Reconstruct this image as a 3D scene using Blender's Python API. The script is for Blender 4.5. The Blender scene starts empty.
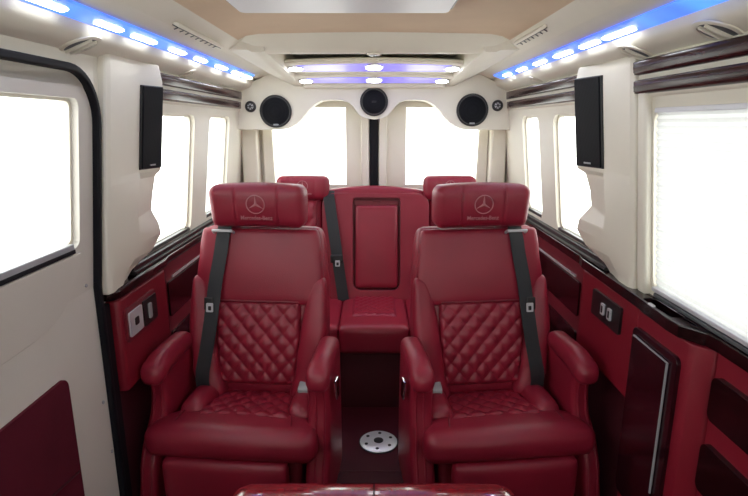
import bpy, bmesh, math, random
from mathutils import Vector, Matrix
from mathutils.geometry import tessellate_polygon
PI = math.pi
random.seed(4)
S = bpy.context.scene
COL = S.collection

# ------------------------------------------------------------------ camera, world, light, exposure
cam_data = bpy.data.cameras.new('camera')
cam_data.sensor_width = 36.0
cam_data.lens = 36.0 * 530.0 / 748.0
cam_data.clip_start = 0.02
cam = bpy.data.objects.new('camera', cam_data)
COL.objects.link(cam)
cam.location = (0, 0, 1.5)
cam.rotation_euler = (math.radians(90 - 13.2), 0, 0)
S.camera = cam

world = bpy.data.worlds.new('world')
S.world = world
world.use_nodes = True
bg = world.node_tree.nodes['Background']
bg.inputs['Strength'].default_value = 3.6
wn = world.node_tree
wtc = wn.nodes.new('ShaderNodeTexCoord'); wsep = wn.nodes.new('ShaderNodeSeparateXYZ'); wr = wn.nodes.new('ShaderNodeValToRGB')
wn.links.new(wtc.outputs['Generated'], wsep.inputs[0])          # view direction: overcast sky above, paler yard below
wmr = wn.nodes.new('ShaderNodeMapRange'); wmr.inputs['From Min'].default_value = -1; wn.links.new(wsep.outputs['Z'], wmr.inputs['Value'])
wn.links.new(wmr.outputs[0], wr.inputs['Fac'])
wr.color_ramp.elements[0].position = 0.36; wr.color_ramp.elements[0].color = (0.85, 0.84, 0.81, 1)
wr.color_ramp.elements[1].position = 0.54; wr.color_ramp.elements[1].color = (1.0, 0.99, 0.965, 1)
wn.links.new(wr.outputs['Color'], bg.inputs['Color'])

# daylight falling in through the windscreen ahead of the cabin
wl = bpy.data.lights.new('windscreen_daylight', 'AREA')
wl.shape = 'RECTANGLE'; wl.size = 1.5; wl.size_y = 0.40
wl.energy = 1.0; wl.color = (1.0, 0.985, 0.96)
wlo = bpy.data.objects.new('windscreen_daylight', wl)
COL.objects.link(wlo)
wlo.location = (0, -0.97, 1.49); wlo.rotation_euler = (math.radians(88), 0, 0)

S.view_settings.view_transform = 'Standard'
S.view_settings.look = 'None'
S.view_settings.gamma = 1.0
S.view_settings.use_curve_mapping = False
S.view_settings.exposure = 0.52
S.cycles.max_bounces = 12
S.cycles.diffuse_bounces = 6
S.cycles.transparent_max_bounces = 16
S.cycles.sample_clamp_indirect = 6.0

# ------------------------------------------------------------------ materials
def pbr(name, col, rough=0.5, metal=0.0, coat=0.0, bump=0.0, scale=200.0, var=0.06, spec=0.5, emis=None, estr=0.0):
    m = bpy.data.materials.new(name); m.use_nodes = True
    nt = m.node_tree; b = nt.nodes['Principled BSDF']
    b.inputs['Roughness'].default_value = rough
    b.inputs['Metallic'].default_value = metal
    b.inputs['Specular IOR Level'].default_value = spec
    b.inputs['Coat Weight'].default_value = coat
    b.inputs['Coat Roughness'].default_value = 0.04
    tc = nt.nodes.new('ShaderNodeTexCoord')
    n = nt.nodes.new('ShaderNodeTexNoise'); n.inputs['Scale'].default_value = 6.0; n.inputs['Detail'].default_value = 3
    nt.links.new(tc.outputs['Object'], n.inputs['Vector'])
    r = nt.nodes.new('ShaderNodeValToRGB')
    lo = [max(0, c * (1 - var)) for c in col]; hi = [min(1, c * (1 + var)) for c in col]
    r.color_ramp.elements[0].position = 0.3; r.color_ramp.elements[1].position = 0.7
    r.color_ramp.elements[0].color = (*lo, 1); r.color_ramp.elements[1].color = (*hi, 1)
    nt.links.new(n.outputs['Fac'], r.inputs['Fac'])
    nt.links.new(r.outputs['Color'], b.inputs['Base Color'])
    if bump > 0:
        v = nt.nodes.new('ShaderNodeTexVoronoi'); v.inputs['Scale'].default_value = scale
        nt.links.new(tc.outputs['Object'], v.inputs['Vector'])
        bp = nt.nodes.new('ShaderNodeBump'); bp.inputs['Strength'].default_value = bump; bp.inputs['Distance'].default_value = 0.002
        nt.links.new(v.outputs['Distance'], bp.inputs['Height'])
        nt.links.new(bp.outputs['Normal'], b.inputs['Normal'])
    if emis:
        b.inputs['Emission Color'].default_value = (*emis, 1)
        b.inputs['Emission Strength'].default_value = estr
    return m

def wood(name, c0, c1, coat=0.12, spec=0.4):
    m = pbr(name, c0, 0.2, coat=coat, spec=spec)
    nt = m.node_tree; b = nt.nodes['Principled BSDF']
    tc = nt.nodes.new('ShaderNodeTexCoord'); mp = nt.nodes.new('ShaderNodeMapping')
    mp.inputs['Scale'].default_value = (14, 1.2, 14)
    n = nt.nodes.new('ShaderNodeTexNoise'); n.inputs['Scale'].default_value = 4; n.inputs['Detail'].default_value = 6; n.inputs['Distortion'].default_value = 1.5
    r = nt.nodes.new('ShaderNodeValToRGB')
    r.color_ramp.elements[0].position = 0.35; r.color_ramp.elements[1].position = 0.72
    r.color_ramp.elements[0].color = (*c0, 1); r.color_ramp.elements[1].color = (*c1, 1)
    nt.links.new(tc.outputs['Object'], mp.inputs['Vector']); nt.links.new(mp.outputs['Vector'], n.inputs['Vector'])
    nt.links.new(n.outputs['Fac'], r.inputs['Fac']); nt.links.new(r.outputs['Color'], b.inputs['Base Color'])
    return m

def glass(name):
    m = bpy.data.materials.new(name); m.use_nodes = True
    nt = m.node_tree; nt.nodes.clear()
    out = nt.nodes.new('ShaderNodeOutputMaterial'); mix = nt.nodes.new('ShaderNodeMixShader')
    t = nt.nodes.new('ShaderNodeBsdfTransparent'); g = nt.nodes.new('ShaderNodeBsdfGlossy')
    t.inputs['Color'].default_value = (0.94, 0.96, 0.95, 1); g.inputs['Roughness'].default_value = 0.02
    lw = nt.nodes.new('ShaderNodeLayerWeight'); pw = nt.nodes.new('ShaderNodeMath'); pw.operation = 'POWER'; pw.inputs[1].default_value = 5
    f = nt.nodes.new('ShaderNodeMath'); f.operation = 'MULTIPLY_ADD'; f.inputs[1].default_value = 0.5; f.inputs[2].default_value = 0.03
    lw.inputs['Blend'].default_value = 0.5
    nt.links.new(lw.outputs['Facing'], pw.inputs[0]); nt.links.new(pw.outputs[0], f.inputs[0])
    nt.links.new(f.outputs[0], mix.inputs[0]); nt.links.new(t.outputs[0], mix.inputs[1]); nt.links.new(g.outputs[0], mix.inputs[2])
    nt.links.new(mix.outputs[0], out.inputs['Surface'])
    return m

def cloth_blind(name):
    m = bpy.data.materials.new(name); m.use_nodes = True
    nt = m.node_tree; nt.nodes.clear()
    out = nt.nodes.new('ShaderNodeOutputMaterial'); mix = nt.nodes.new('ShaderNodeMixShader')
    d = nt.nodes.new('ShaderNodeBsdfDiffuse'); t = nt.nodes.new('ShaderNodeBsdfTranslucent')
    d.inputs['Color'].default_value = (0.9, 0.9, 0.89, 1); t.inputs['Color'].default_value = (0.43, 0.435, 0.44, 1)
    tc = nt.nodes.new('ShaderNodeTexCoord'); n = nt.nodes.new('ShaderNodeTexNoise'); n.inputs['Scale'].default_value = 40
    nt.links.new(tc.outputs['Object'], n.inputs['Vector'])
    mr = nt.nodes.new('ShaderNodeMapRange'); mr.inputs['To Min'].default_value = 0.52; mr.inputs['To Max'].default_value = 0.62
    nt.links.new(n.outputs['Fac'], mr.inputs['Value']); nt.links.new(mr.outputs[0], mix.inputs[0])
    nt.links.new(d.outputs[0], mix.inputs[1]); nt.links.new(t.outputs[0], mix.inputs[2])
    nt.links.new(mix.outputs[0], out.inputs['Surface'])
    return m

def grille_mat(name):
    m = pbr(name, (0.012, 0.012, 0.016), 0.6, spec=0.15)
    nt = m.node_tree; b = nt.nodes['Principled BSDF']
    tc = nt.nodes.new('ShaderNodeTexCoord'); v = nt.nodes.new('ShaderNodeTexVoronoi')
    v.inputs['Scale'].default_value = 260; v.inputs['Randomness'].default_value = 0
    nt.links.new(tc.outputs['Object'], v.inputs['Vector'])
    r = nt.nodes.new('ShaderNodeValToRGB')
    r.color_ramp.elements[0].color = (0.002, 0.002, 0.003, 1); r.color_ramp.elements[1].color = (0.010, 0.011, 0.016, 1)
    nt.links.new(v.outputs['Distance'], r.inputs['Fac']); nt.links.new(r.outputs['Color'], b.inputs['Base Color'])
    return m

def led_mat(name, c, s, per, hot):
    """light guide along Y: brighter where its diodes sit"""
    m = bpy.data.materials.new(name); m.use_nodes = True
    nt = m.node_tree; b = nt.nodes['Principled BSDF']
    b.inputs['Base Color'].default_value = (0.08, 0.11, 0.30, 1); b.inputs['Roughness'].default_value = 0.3
    tc = nt.nodes.new('ShaderNodeTexCoord'); n = nt.nodes.new('ShaderNodeTexNoise')
    mp = nt.nodes.new('ShaderNodeMapping'); mp.inputs['Scale'].default_value = (2, per, 2)
    n.inputs['Scale'].default_value = 1.0; n.inputs['Detail'].default_value = 1
    nt.links.new(tc.outputs['Object'], mp.inputs['Vector']); nt.links.new(mp.outputs['Vector'], n.inputs['Vector'])
    r = nt.nodes.new('ShaderNodeValToRGB')
    r.color_ramp.elements[0].position = 0.38; r.color_ramp.elements[0].color = (*c, 1)
    r.color_ramp.elements[1].position = 0.72; r.color_ramp.elements[1].color = (*hot, 1)
    nt.links.new(n.outputs['Fac'], r.inputs['Fac'])
    nt.links.new(r.outputs['Color'], b.inputs['Emission Color'])
    b.inputs['Emission Strength'].default_value = s
    return m

RED = (0.255, 0.013, 0.032)
M = dict(
    cream=pbr('cream_lining', (0.775, 0.745, 0.640), 0.55, bump=0.12, scale=500, var=0.02),
    door=pbr('shaded_door_lining', (0.66, 0.63, 0.57), 0.6, bump=0.12, scale=500, var=0.02),  # darker copy of the cream lining, the door's shade put into its colour
    suede=pbr('tan_suede', (0.70, 0.55, 0.40), 0.8, bump=0.1, scale=700, var=0.03, spec=0.2),
    pale=pbr('white_panel', (0.80, 0.82, 0.86), 0.4, var=0.01),
    leather=pbr('red_leather', RED, 0.36, bump=0.22, scale=420, var=0.07),
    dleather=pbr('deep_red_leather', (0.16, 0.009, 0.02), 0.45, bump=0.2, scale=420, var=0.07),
    panel=pbr('red_panel_leather', (0.22, 0.007, 0.020), 0.45, bump=0.15, scale=420, var=0.05),
    seam=pbr('dark_seam', (0.06, 0.004, 0.01), 0.6),
    carpet=pbr('floor_vinyl', (0.050, 0.004, 0.010), 0.5, spec=0.2, bump=0.15, scale=300, var=0.12),
    wood=wood('dark_gloss_wood', (0.006, 0.0015, 0.002), (0.018, 0.004, 0.005)),
    strip=wood('brown_gloss_wood', (0.020, 0.005, 0.005), (0.050, 0.013, 0.012), 0.0, 0.22),
    cherry=wood('red_gloss_wood', (0.16, 0.004, 0.008), (0.24, 0.010, 0.014), 1.0),
    maroon=pbr('maroon_lacquer', (0.020, 0.003, 0.006), 0.22, coat=0.2),
    pocket=pbr('burgundy_carpet', (0.10, 0.008, 0.020), 0.85, bump=0.3, scale=600, var=0.15, spec=0.2),
    rubber=pbr('black_rubber', (0.005, 0.005, 0.008), 0.6, spec=0.2),
    belt=pbr('belt_webbing', (0.020, 0.022, 0.026), 0.6, bump=0.4, scale=700),
    black=pbr('black_plastic', (0.012, 0.012, 0.013), 0.35),
    grey=pbr('grey_plastic', (0.35, 0.36, 0.38), 0.35),
    gasket=pbr('grey_gasket', (0.10, 0.11, 0.12), 0.35),
    chrome=pbr('chrome', (0.82, 0.82, 0.84), 0.16, metal=1.0, var=0.02),
    steel=pbr('brushed_steel', (0.82, 0.83, 0.86), 0.38, metal=0.55, var=0.02),
    silver=pbr('silver_plastic', (0.62, 0.63, 0.66), 0.3, metal=0.3),
    thread=pbr('pink_grey_thread', (0.45, 0.17, 0.19), 0.7),
    grille=grille_mat('speaker_mesh'),
    glass=glass('window_glass'),
    blind=cloth_blind('pleated_blind_cloth'),
    led=led_mat('blue_led_guide', (0.03, 0.09, 1.0), 1.25, 6.0, (0.06, 0.27, 1.0)),
    violet=led_mat('violet_led_guide', (0.19, 0.14, 1.0), 0.95, 1.0, (0.30, 0.26, 1.0)),
    lamp=pbr('white_led', (1, 1, 1), 0.3, emis=(0.95, 0.98, 1.0), estr=14.0),
)

# ------------------------------------------------------------------ geometry helpers
class MB:
    """collects verts and faces and links them as one mesh object"""
    def __init__(s): s.v = []; s.f = []
    def add(s, vf, fn=None):
        v, f = vf; n = len(s.v)
        s.v += [Vector(fn(*p)) if fn else Vector(p) for p in v]
        s.f += [tuple(i + n for i in q) for q in f]
        return s
    def build(s, name, mat, parent=None, smooth=True, loc=(0, 0, 0), bevel=0.0, weld=True, angle=40, segs=3):
        me = bpy.data.meshes.new(name)
        bm = bmesh.new()
        vs = [bm.verts.new(p) for p in s.v]
        for q in s.f:
            try: bm.faces.new([vs[i] for i in q])
            except ValueError: pass
        if weld: bmesh.ops.remove_doubles(bm, verts=bm.verts[:], dist=1e-5)
        bmesh.ops.recalc_face_normals(bm, faces=bm.faces[:])
        bm.to_mesh(me); bm.free()
        me.materials.append(mat)
        for p in me.polygons: p.use_smooth = smooth
        if smooth: me.set_sharp_from_angle(angle=math.radians(angle))
        o = bpy.data.objects.new(name, me); COL.objects.link(o)
        o.location = loc
        if parent: o.parent = parent
        if bevel:
            b = o.modifiers.new('bevel', 'BEVEL'); b.width = bevel; b.segments = segs; b.limit_method = 'ANGLE'
            b.harden_normals = False
        return o

def box(cx, cy, cz, sx, sy, sz):
    x, y, z = sx / 2, sy / 2, sz / 2
    v = [(cx + a * x, cy + b * y, cz + c * z) for a in (-1, 1) for b in (-1, 1) for c in (-1, 1)]
    return v, [(0, 1, 3, 2), (4, 6, 7, 5), (0, 4, 5, 1), (2, 3, 7, 6), (0, 2, 6, 4), (1, 5, 7, 3)]

def pillow(sx, sy, sz, r, n=(14, 14, 14), bulge=(0, 0, 0), fn=None):
    """rounded, slightly swollen upholstery block centred on the origin; fn deforms it"""
    h = (sx / 2, sy / 2, sz / 2); idx = {}; V = []; Fc = []
    def pt(i, j, k):
        key = (i, j, k)
        if key in idx: return idx[key]
        p = [-1 + 2 * a / m for a, m in zip(key, n)]
        rr = min(r, *h)
        q = []
        for a in range(3):
            # denser rows near the edges
            t = p[a]; t = math.copysign(1 - (1 - abs(t)) ** 1.35, t)
            q.append(t * h[a])
        c = [max(-(h[a] - rr), min(h[a] - rr, q[a])) for a in range(3)]
        d = Vector([q[a] - c[a] for a in range(3)])
        if d.length > 1e-9: d = d.normalized() * rr
        w = [c[a] + d[a] for a in range(3)]
        for a in range(3):
            b1, b2 = (a + 1) % 3, (a + 2) % 3
            w[a] += math.copysign(1, p[a]) * bulge[a] * (abs(p[a]) ** 2) * (1 - (w[b1] / h[b1]) ** 2) * (1 - (w[b2] / h[b2]) ** 2)
        if fn: w = fn(*w)
        idx[key] = len(V); V.append(tuple(w)); return idx[key]
    for a in range(3):
        b1, b2 = (a + 1) % 3, (a + 2) % 3
        for e in (0, n[a]):
            for i in range(n[b1]):
                for j in range(n[b2]):
                    q = []
                    for di, dj in ((0, 0), (1, 0), (1, 1), (0, 1)):
                        t = [0, 0, 0]; t[a] = e; t[b1] = i + di; t[b2] = j + dj
                        q.append(pt(*t))
                    Fc.append(tuple(q))
    return V, Fc

def tube(path, r, seg=8, closed=False, ell=(1, 1), up=None):
    V = []; Fc = []; P = [Vector(p) for p in path]; n = len(P); prev = up
    for i, p in enumerate(P):
        a = P[(i - 1) % n] if (closed or i) else p; b = P[(i + 1) % n] if (closed or i < n - 1) else p
        t = (b - a).normalized()
        if prev is None: prev = Vector((0, 0, 1)) if abs(t.z) < 0.9 else Vector((1, 0, 0))
        u = t.cross(prev).normalized(); w = u.cross(t).normalized()
        if up is None: prev = w
        rr = r[i] if isinstance(r, (list, tuple)) else r
        for k in range(seg):
            an = 2 * PI * k / seg
            V.append(tuple(p + u * (math.cos(an) * rr * ell[0]) + w * (math.sin(an) * rr * ell[1])))
    m = n if closed else n - 1
    for i in range(m):
        for k in range(seg):
            a, b = i * seg, ((i + 1) % n) * seg
            Fc.append((a + k, a + (k + 1) % seg, b + (k + 1) % seg, b + k))
    if not closed:
        Fc.append(tuple(range(seg))[::-1]); Fc.append(tuple((n - 1) * seg + k for k in range(seg)))
    return V, Fc

def bar(path, w, t, up, closed=False):
    """rectangular section along a path; up = direction of the thickness"""
    V = []; Fc = []; P = [Vector(p) for p in path]; n = len(P)
    for i, p in enumerate(P):
        a = P[(i - 1) % n] if (closed or i) else p; b = P[(i + 1) % n] if (closed or i < n - 1) else p
        d = (b - a).normalized(); U = Vector(up(i) if callable(up) else up)
        s = d.cross(U).normalized(); U = s.cross(d).normalized()
        for x, y in ((-1, -1), (1, -1), (1, 1), (-1, 1)):
            V.append(tuple(p + s * (x * w / 2) + U * (y * t / 2)))
    m = n if closed else n - 1
    for i in range(m):
        a, b = 4 * i, 4 * ((i + 1) % n)
        for k in range(4): Fc.append((a + k, a + (k + 1) % 4, b + (k + 1) % 4, b + k))
    if not closed: Fc += [(3, 2, 1, 0), tuple(4 * (n - 1) + k for k in range(4))]
    return V, Fc

def lathe(prof, seg=32):
    """profile of (radius, height) spun about Z"""
    V = []; Fc = []
    for r, h in prof:
        for k in range(seg):
            a = 2 * PI * k / seg; V.append((r * math.cos(a), r * math.sin(a), h))
    for i in range(len(prof) - 1):
        for k in range(seg):
            Fc.append((i * seg + k, i * seg + (k + 1) % seg, (i + 1) * seg + (k + 1) % seg, (i + 1) * seg + k))
    Fc.append(tuple(range(seg))[::-1]); Fc.append(tuple((len(prof) - 1) * seg + k for k in range(seg)))
    return V, Fc

def loft(loops, caps=True):
    V = []; Fc = []; n = len(loops[0])
    for L in loops: V += [tuple(p) for p in L]
    for i in range(len(loops) - 1):
        for k in range(n):
            Fc.append((i * n + k, i * n + (k + 1) % n, (i + 1) * n + (k + 1) % n, (i + 1) * n + k))
    if caps:
        Fc.append(tuple(range(n))[::-1]); Fc.append(tuple((len(loops) - 1) * n + k for k in range(n)))
    return V, Fc

def sheet(outer, holes, fn, t):
    """flat panel with holes: fn(u, v, depth) maps it into the room, t is its thickness"""
    loops = [outer] + list(holes); flat = [p for L in loops for p in L]
    tri = tessellate_polygon([[Vector((u, v, 0)) for u, v in L] for L in loops])
    n = len(flat)
    V = [fn(u, v, 0) for u, v in flat] + [fn(u, v, t) for u, v in flat]
    Fc = [tuple(q) for q in tri] + [tuple(n + i for i in reversed(q)) for q in tri]
    k = 0
    for L in loops:
        m = len(L)
        for i in range(m): Fc.append((k + i, k + (i + 1) % m, n + k + (i + 1) % m, n + k + i))
        k += m
    return V, Fc

def rrect(u0, v0, u1, v1, r, seg=5):
    if not isinstance(r, (list, tuple)): r = (r,) * 4
    out = []
    for (cx, cy, sx, sy, a0, q) in ((u1, v1, -1, -1, 0, r[0]), (u0, v1, 1, -1, 90, r[1]), (u0, v0, 1, 1, 180, r[2]), (u1, v0, -1, 1, 270, r[3])):
        if q <= 0: out.append((cx, cy)); continue
        for i in range(seg + 1):
            a = math.radians(a0 + 90 * i / seg)
            out.append((cx + sx * q + q * math.cos(a), cy + sy * q + q * math.sin(a)))
    return out

def aim(origin, normal, up=(0, 0, 1)):
    """frame whose local Z is the normal, local Y as near up as it can be"""
    z = Vector(normal).normalized(); x = Vector(up).cross(z).normalized(); y = z.cross(x); o = Vector(origin)
    return lambda a, b, c: o + x * a + y * b + z * c

def lerp(t, pts):
    if t <= pts[0][0]: return pts[0][1]
    for (a, p), (b, q) in zip(pts, pts[1:]):
        if t <= b:
            s = (t - a) / (b - a); s = s * s * (3 - 2 * s); return p + (q - p) * s
    return pts[-1][1]

def tag(o, label, cat, group=None, kind=None):
    o['label'] = label; o['category'] = cat
    if group: o['group'] = group
    if kind: o['kind'] = kind
    return o
def thing(name, label, cat, loc=(0, 0, 0), group=None, kind=None):
    o = bpy.data.objects.new(name, None); COL.objects.link(o); o.location = loc
    o.empty_display_size = 0.1
    return tag(o, label, cat, group, kind)

# ------------------------------------------------------------------ the cabin shell
def wx(z):            # inner face of the side lining; the body leans in above the waist
    return 0.88 - max(0.0, z - 1.0) * 0.115
YF, YR = -1.0, 3.5
def side(s, off=0.0):
    return lambda u, v, d: (s * (wx(v) + d + off), u, v)

fl = MB().add(box(0, 1.25, -0.03, 2.0, 4.6, 0.06)).build('floor', M['carpet'], smooth=False)
tag(fl, 'dark burgundy vinyl floor of the passenger cabin', 'floor', kind='structure')
pl = MB().add(box(0, 2.06, 0.001, 0.40, 0.005, 0.002)).build('seam_strip', M['seam'], fl, smooth=False)

# ceiling: side soffits, light coves, raised centre
CS = [(0.81, 1.683), (0.755, 1.706), (0.738, 1.716), (0.729, 1.728), (0.718, 1.757), (0.675, 1.768), (0.615, 1.788)]
CC = [(0.615, 1.788), (0.575, 1.808), (0.548, 1.828), (0.515, 1.843), (0.46, 1.850), (0.22, 1.854), (0.0, 1.856)]
def strip(prof, y0, y1, t=0.02):
    L = []
    for y in (y0, y1):
        L.append([(x, y, z) for x, z in prof] + [(x, y, z + t) for x, z in reversed(prof)])
    return loft(L)
def mirror(pts): return [(-x, z) for x, z in pts]
ce = MB().add(strip(CS, YF, 3.46)).add(strip(mirror(CS), YF, 3.46))
full = CC + [(-x, z) for x, z in reversed(CC[:-1])]
ce.add(strip(full, 2.27, 3.46))
ce.add(strip(CC[:3], YF, 2.27)).add(strip(mirror(CC[:3]), YF, 2.27))
ce = ce.build('ceiling', M['cream'], angle=28)
tag(ce, 'cream moulded ceiling with lit coves along both sides', 'ceiling', kind='structure')
core = CC[2:] + [(-x, z) for x, z in reversed(CC[2:-1])]
MB().add(strip(core, YF, 2.27)).build('suede_panel', M['suede'], ce)

# roof shell outside so that daylight only comes through the glass
sh = MB().add(box(0, 1.25, 1.93, 2.0, 4.6, 0.02)).build('ceiling_outer', M['grey'], ce, smooth=False)
sh.name = 'roof_skin'

def window(nm, s, y0, z0, y1, z1, r, label):
    root = thing(nm, label, 'window', (0, 0, 0), kind='structure')
    f = side(s)
    b = MB().add(sheet(rrect(y0 - 0.004, z0 - 0.004, y1 + 0.004, z1 + 0.004, r), [rrect(y0 + 0.010, z0 + 0.016, y1 - 0.010, z1 - 0.010, r * 0.8)], lambda u, v, d: f(u, v, d + 0.018), 0.02))
    b.build('window_frame', M['cream'], root, smooth=False)
    MB().add(sheet(rrect(y0 + 0.008, z0 + 0.014, y1 - 0.008, z1 - 0.008, r * 0.8), [], lambda u, v, d: f(u, v, d + 0.026), 0.004)).build('glass_pane', M['glass'], root, smooth=False)
    rail = MB().add(bar([(s * (wx(z0) + 0.012), y0 + 0.02, z0 + 0.008), (s * (wx(z0) + 0.012), y1 - 0.02, z0 + 0.008)], 0.03, 0.016, (0, 0, 1)))
    rail.build('sill_rail', M['black'], root, bevel=0.003)
    return root

LW = [(1.90, 1.005, 2.50, 1.540), (2.72, 1.02, 3.10, 1.540)]
RW = [(0.30, 0.985, 1.60, 1.545), (1.95, 1.005, 2.50, 1.540), (2.72, 1.02, 3.02, 1.540)]
# upper linings
def lining(s, y0, y1, holes, name, label):
    w = MB().add(sheet([(y0, 0.93), (y1, 0.93), (y1, 1.72), (y0, 1.72)], [rrect(*h, 0.05) for h in holes], side(s), 0.045))
    o = w.build(name, M['cream'], smooth=False)
    return tag(o, label, 'wall', kind='structure')
wl_ = lining(-1, 1.60, YR, LW, 'wall_left', 'cream side lining with two windows behind the sliding door')
wr_ = lining(1, -1.0, YR, RW, 'wall_right', 'cream side lining with three windows above the red side consoles')
lo = MB()
lo.add(box(-0.915, 2.55, 0.47, 0.03, 1.9, 0.94))
lo.build('lower_lining', M['dleather'], wl_, smooth=False)
lo = MB(); lo.add(box(0.935, 1.25, 0.47, 0.03, 4.5, 0.94)); lo.build('lower_lining', M['dleather'], wr_, smooth=False)
# wall ahead of the sliding door, out of view, and above it
MB().add(sheet([(YF, 0.0), (0.40, 0.0), (0.40, 1.72), (YF, 1.72)], [], side(-1), 0.045)).build('door_post', M['cream'], wl_, smooth=False)
MB().add(sheet([(0.40, 1.60), (1.60, 1.60), (1.60, 1.72), (0.40, 1.72)], [], side(-1), 0.045)).build('door_header', M['cream'], wl_, smooth=False)
window('window_1', -1, *LW[0], 0.05, 'window behind the speaker pillar next to the sliding door')
window('window_2', -1, *LW[1], 0.05, 'narrow rear window on the sliding door side')
window('window_3', 1, *RW[0], 0.05, 'large side window behind the white pleated blind')
window('window_4', 1, *RW[1], 0.05, 'window between the speaker pillar and the narrow rear window, blind side')
window('window_5', 1, *RW[2], 0.05, 'narrow rear window on the blind side')

# front end with the windscreen opening, behind the camera
wf = MB().add(sheet([(-0.95, 0), (0.95, 0), (0.95, 1.9), (-0.95, 1.9)], [rrect(-0.78, 1.28, 0.78, 1.70, 0.08)], lambda u, v, d: (u, YF - d, v), 0.05))
tag(wf.build('wall_front', M['cream'], smooth=False), 'front end of the cabin around the windscreen opening', 'wall', kind='structure')

# ------------------------------------------------------------------ sliding door
d1 = thing('door_1', 'pale sliding door with a large window and a burgundy lower pocket', 'door', (0, 0, 0), kind='structure')
DW = (0.45, 1.15, 1.515, 1.568)
MB().add(sheet([(0.42, 1.0), (1.592, 1.0)] + [(1.592 - 0.15 + 0.15 * math.cos(math.radians(a)), 1.485 + 0.15 * math.sin(math.radians(a))) for a in range(0, 91, 10)] + [(0.42, 1.635)],
         [rrect(*DW, 0.025)], side(-1), 0.05)).build('upper_panel', M['door'], d1, smooth=False)
MB().add(box(-0.905, 1.006, 0.505, 0.05, 1.172, 0.99)).build('lower_panel', M['door'], d1, smooth=False)
# raised moulded field with a curved upper corner
fld = [(0.42, 0.945), (1.18, 0.945), (1.27, 0.949), (1.34, 0.958), (1.40, 0.980), (1.44, 1.010), (1.47, 1.050), (1.495, 1.10), (1.505, 1.135), (0.42, 1.135)]
MB().add(sheet(fld, [], lambda u, v, d: (-(0.88 - (v - 1.0) * 0.115) + 0.010 - d, u, v), 0.03)).build('moulded_panel', M['door'], d1, smooth=False, bevel=0.008)
MB().add(sheet(rrect(0.42, 0.10, 1.385, 0.80, (0.03, 0, 0, 0.03)), [], lambda u, v, d: (-0.871 - d, u, v), 0.02)).build('door_pocket', M['pocket'], d1, smooth=False, bevel=0.004)
MB().add(bar([(-0.870, 0.42, 0.635), (-0.870, 1.375, 0.50)], 0.006, 0.004, (1, 0, 0))).build('pocket_seam', M['seam'], d1, smooth=False)
fdo = side(-1)
MB().add(sheet(rrect(*DW, 0.025), [rrect(DW[0] + .01, DW[1] + .012, DW[2] - .01, DW[3] - .008, 0.02)], lambda u, v, d: fdo(u, v, d + 0.02), 0.02)).build('window_frame', M['cream'], d1, smooth=False)
MB().add(sheet(rrect(DW[0] + .006, DW[1] + .008, DW[2] - .006, DW[3] - .006, 0.02), [], lambda u, v, d: fdo(u, v, d + 0.028), 0.004)).build('glass_pane', M['glass'], d1, smooth=False)
zz = DW[1] + 0.006
MB().add(bar([(-wx(zz) - 0.008, 0.45, zz), (-wx(zz) - 0.008, 1.475, zz)], 0.03, 0.020, (0, 0, 1))).build('sill_rail', M['grey'], d1, bevel=0.003)
MB().add(bar([(-wx(zz) + 0.003, 0.45, zz - 0.012), (-wx(zz) + 0.003, 1.475, zz - 0.012)], 0.012, 0.012, (0, 0, 1))).build('sill_seal', M['rubber'], d1, bevel=0.002)
for (sy, sz) in ((1.545, 1.02), (1.56, 0.62), (1.575, 0.43)):
    MB().add(lathe([(0.006, 0), (0.006, 0.003), (0.003, 0.005)], 10), aim((-wx(sz), sy, sz), (1, 0, 0))).build('screw', M['grey'], d1)
# rubber seal round the door opening
sp = [(0.40, 1.648)] + [(1.450 + 0.150 * math.sin(math.radians(a)), 1.495 + 0.150 * math.cos(math.radians(a))) for a in range(0, 91, 9)] + [(1.600, z) for z in (1.3, 1.15, 1.05, 1.0, 0.95, 0.8, 0.6, 0.3, 0.02)]
seal = MB().add(bar([(-wx(z) + 0.004, y, z) for y, z in sp], 0.021, 0.03, (1, 0, 0))).build('trim_18', M['rubber'], None, bevel=0.006)
tag(seal, 'black rubber seal around the sliding door opening', 'door seal', kind='structure')
sp2 = [(0.40, 1.668)] + [(1.47 + 0.185 * math.sin(math.radians(a)), 1.485 + 0.185 * math.cos(math.radians(a))) for a in range(0, 60, 9)]
# black box painting the shade of the gap between seal and console
MB().add(box(-0.885, 1.632, 0.46, 0.03, 0.046, 0.93)).build('gap_shade', M['rubber'], seal, smooth=False)

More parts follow.
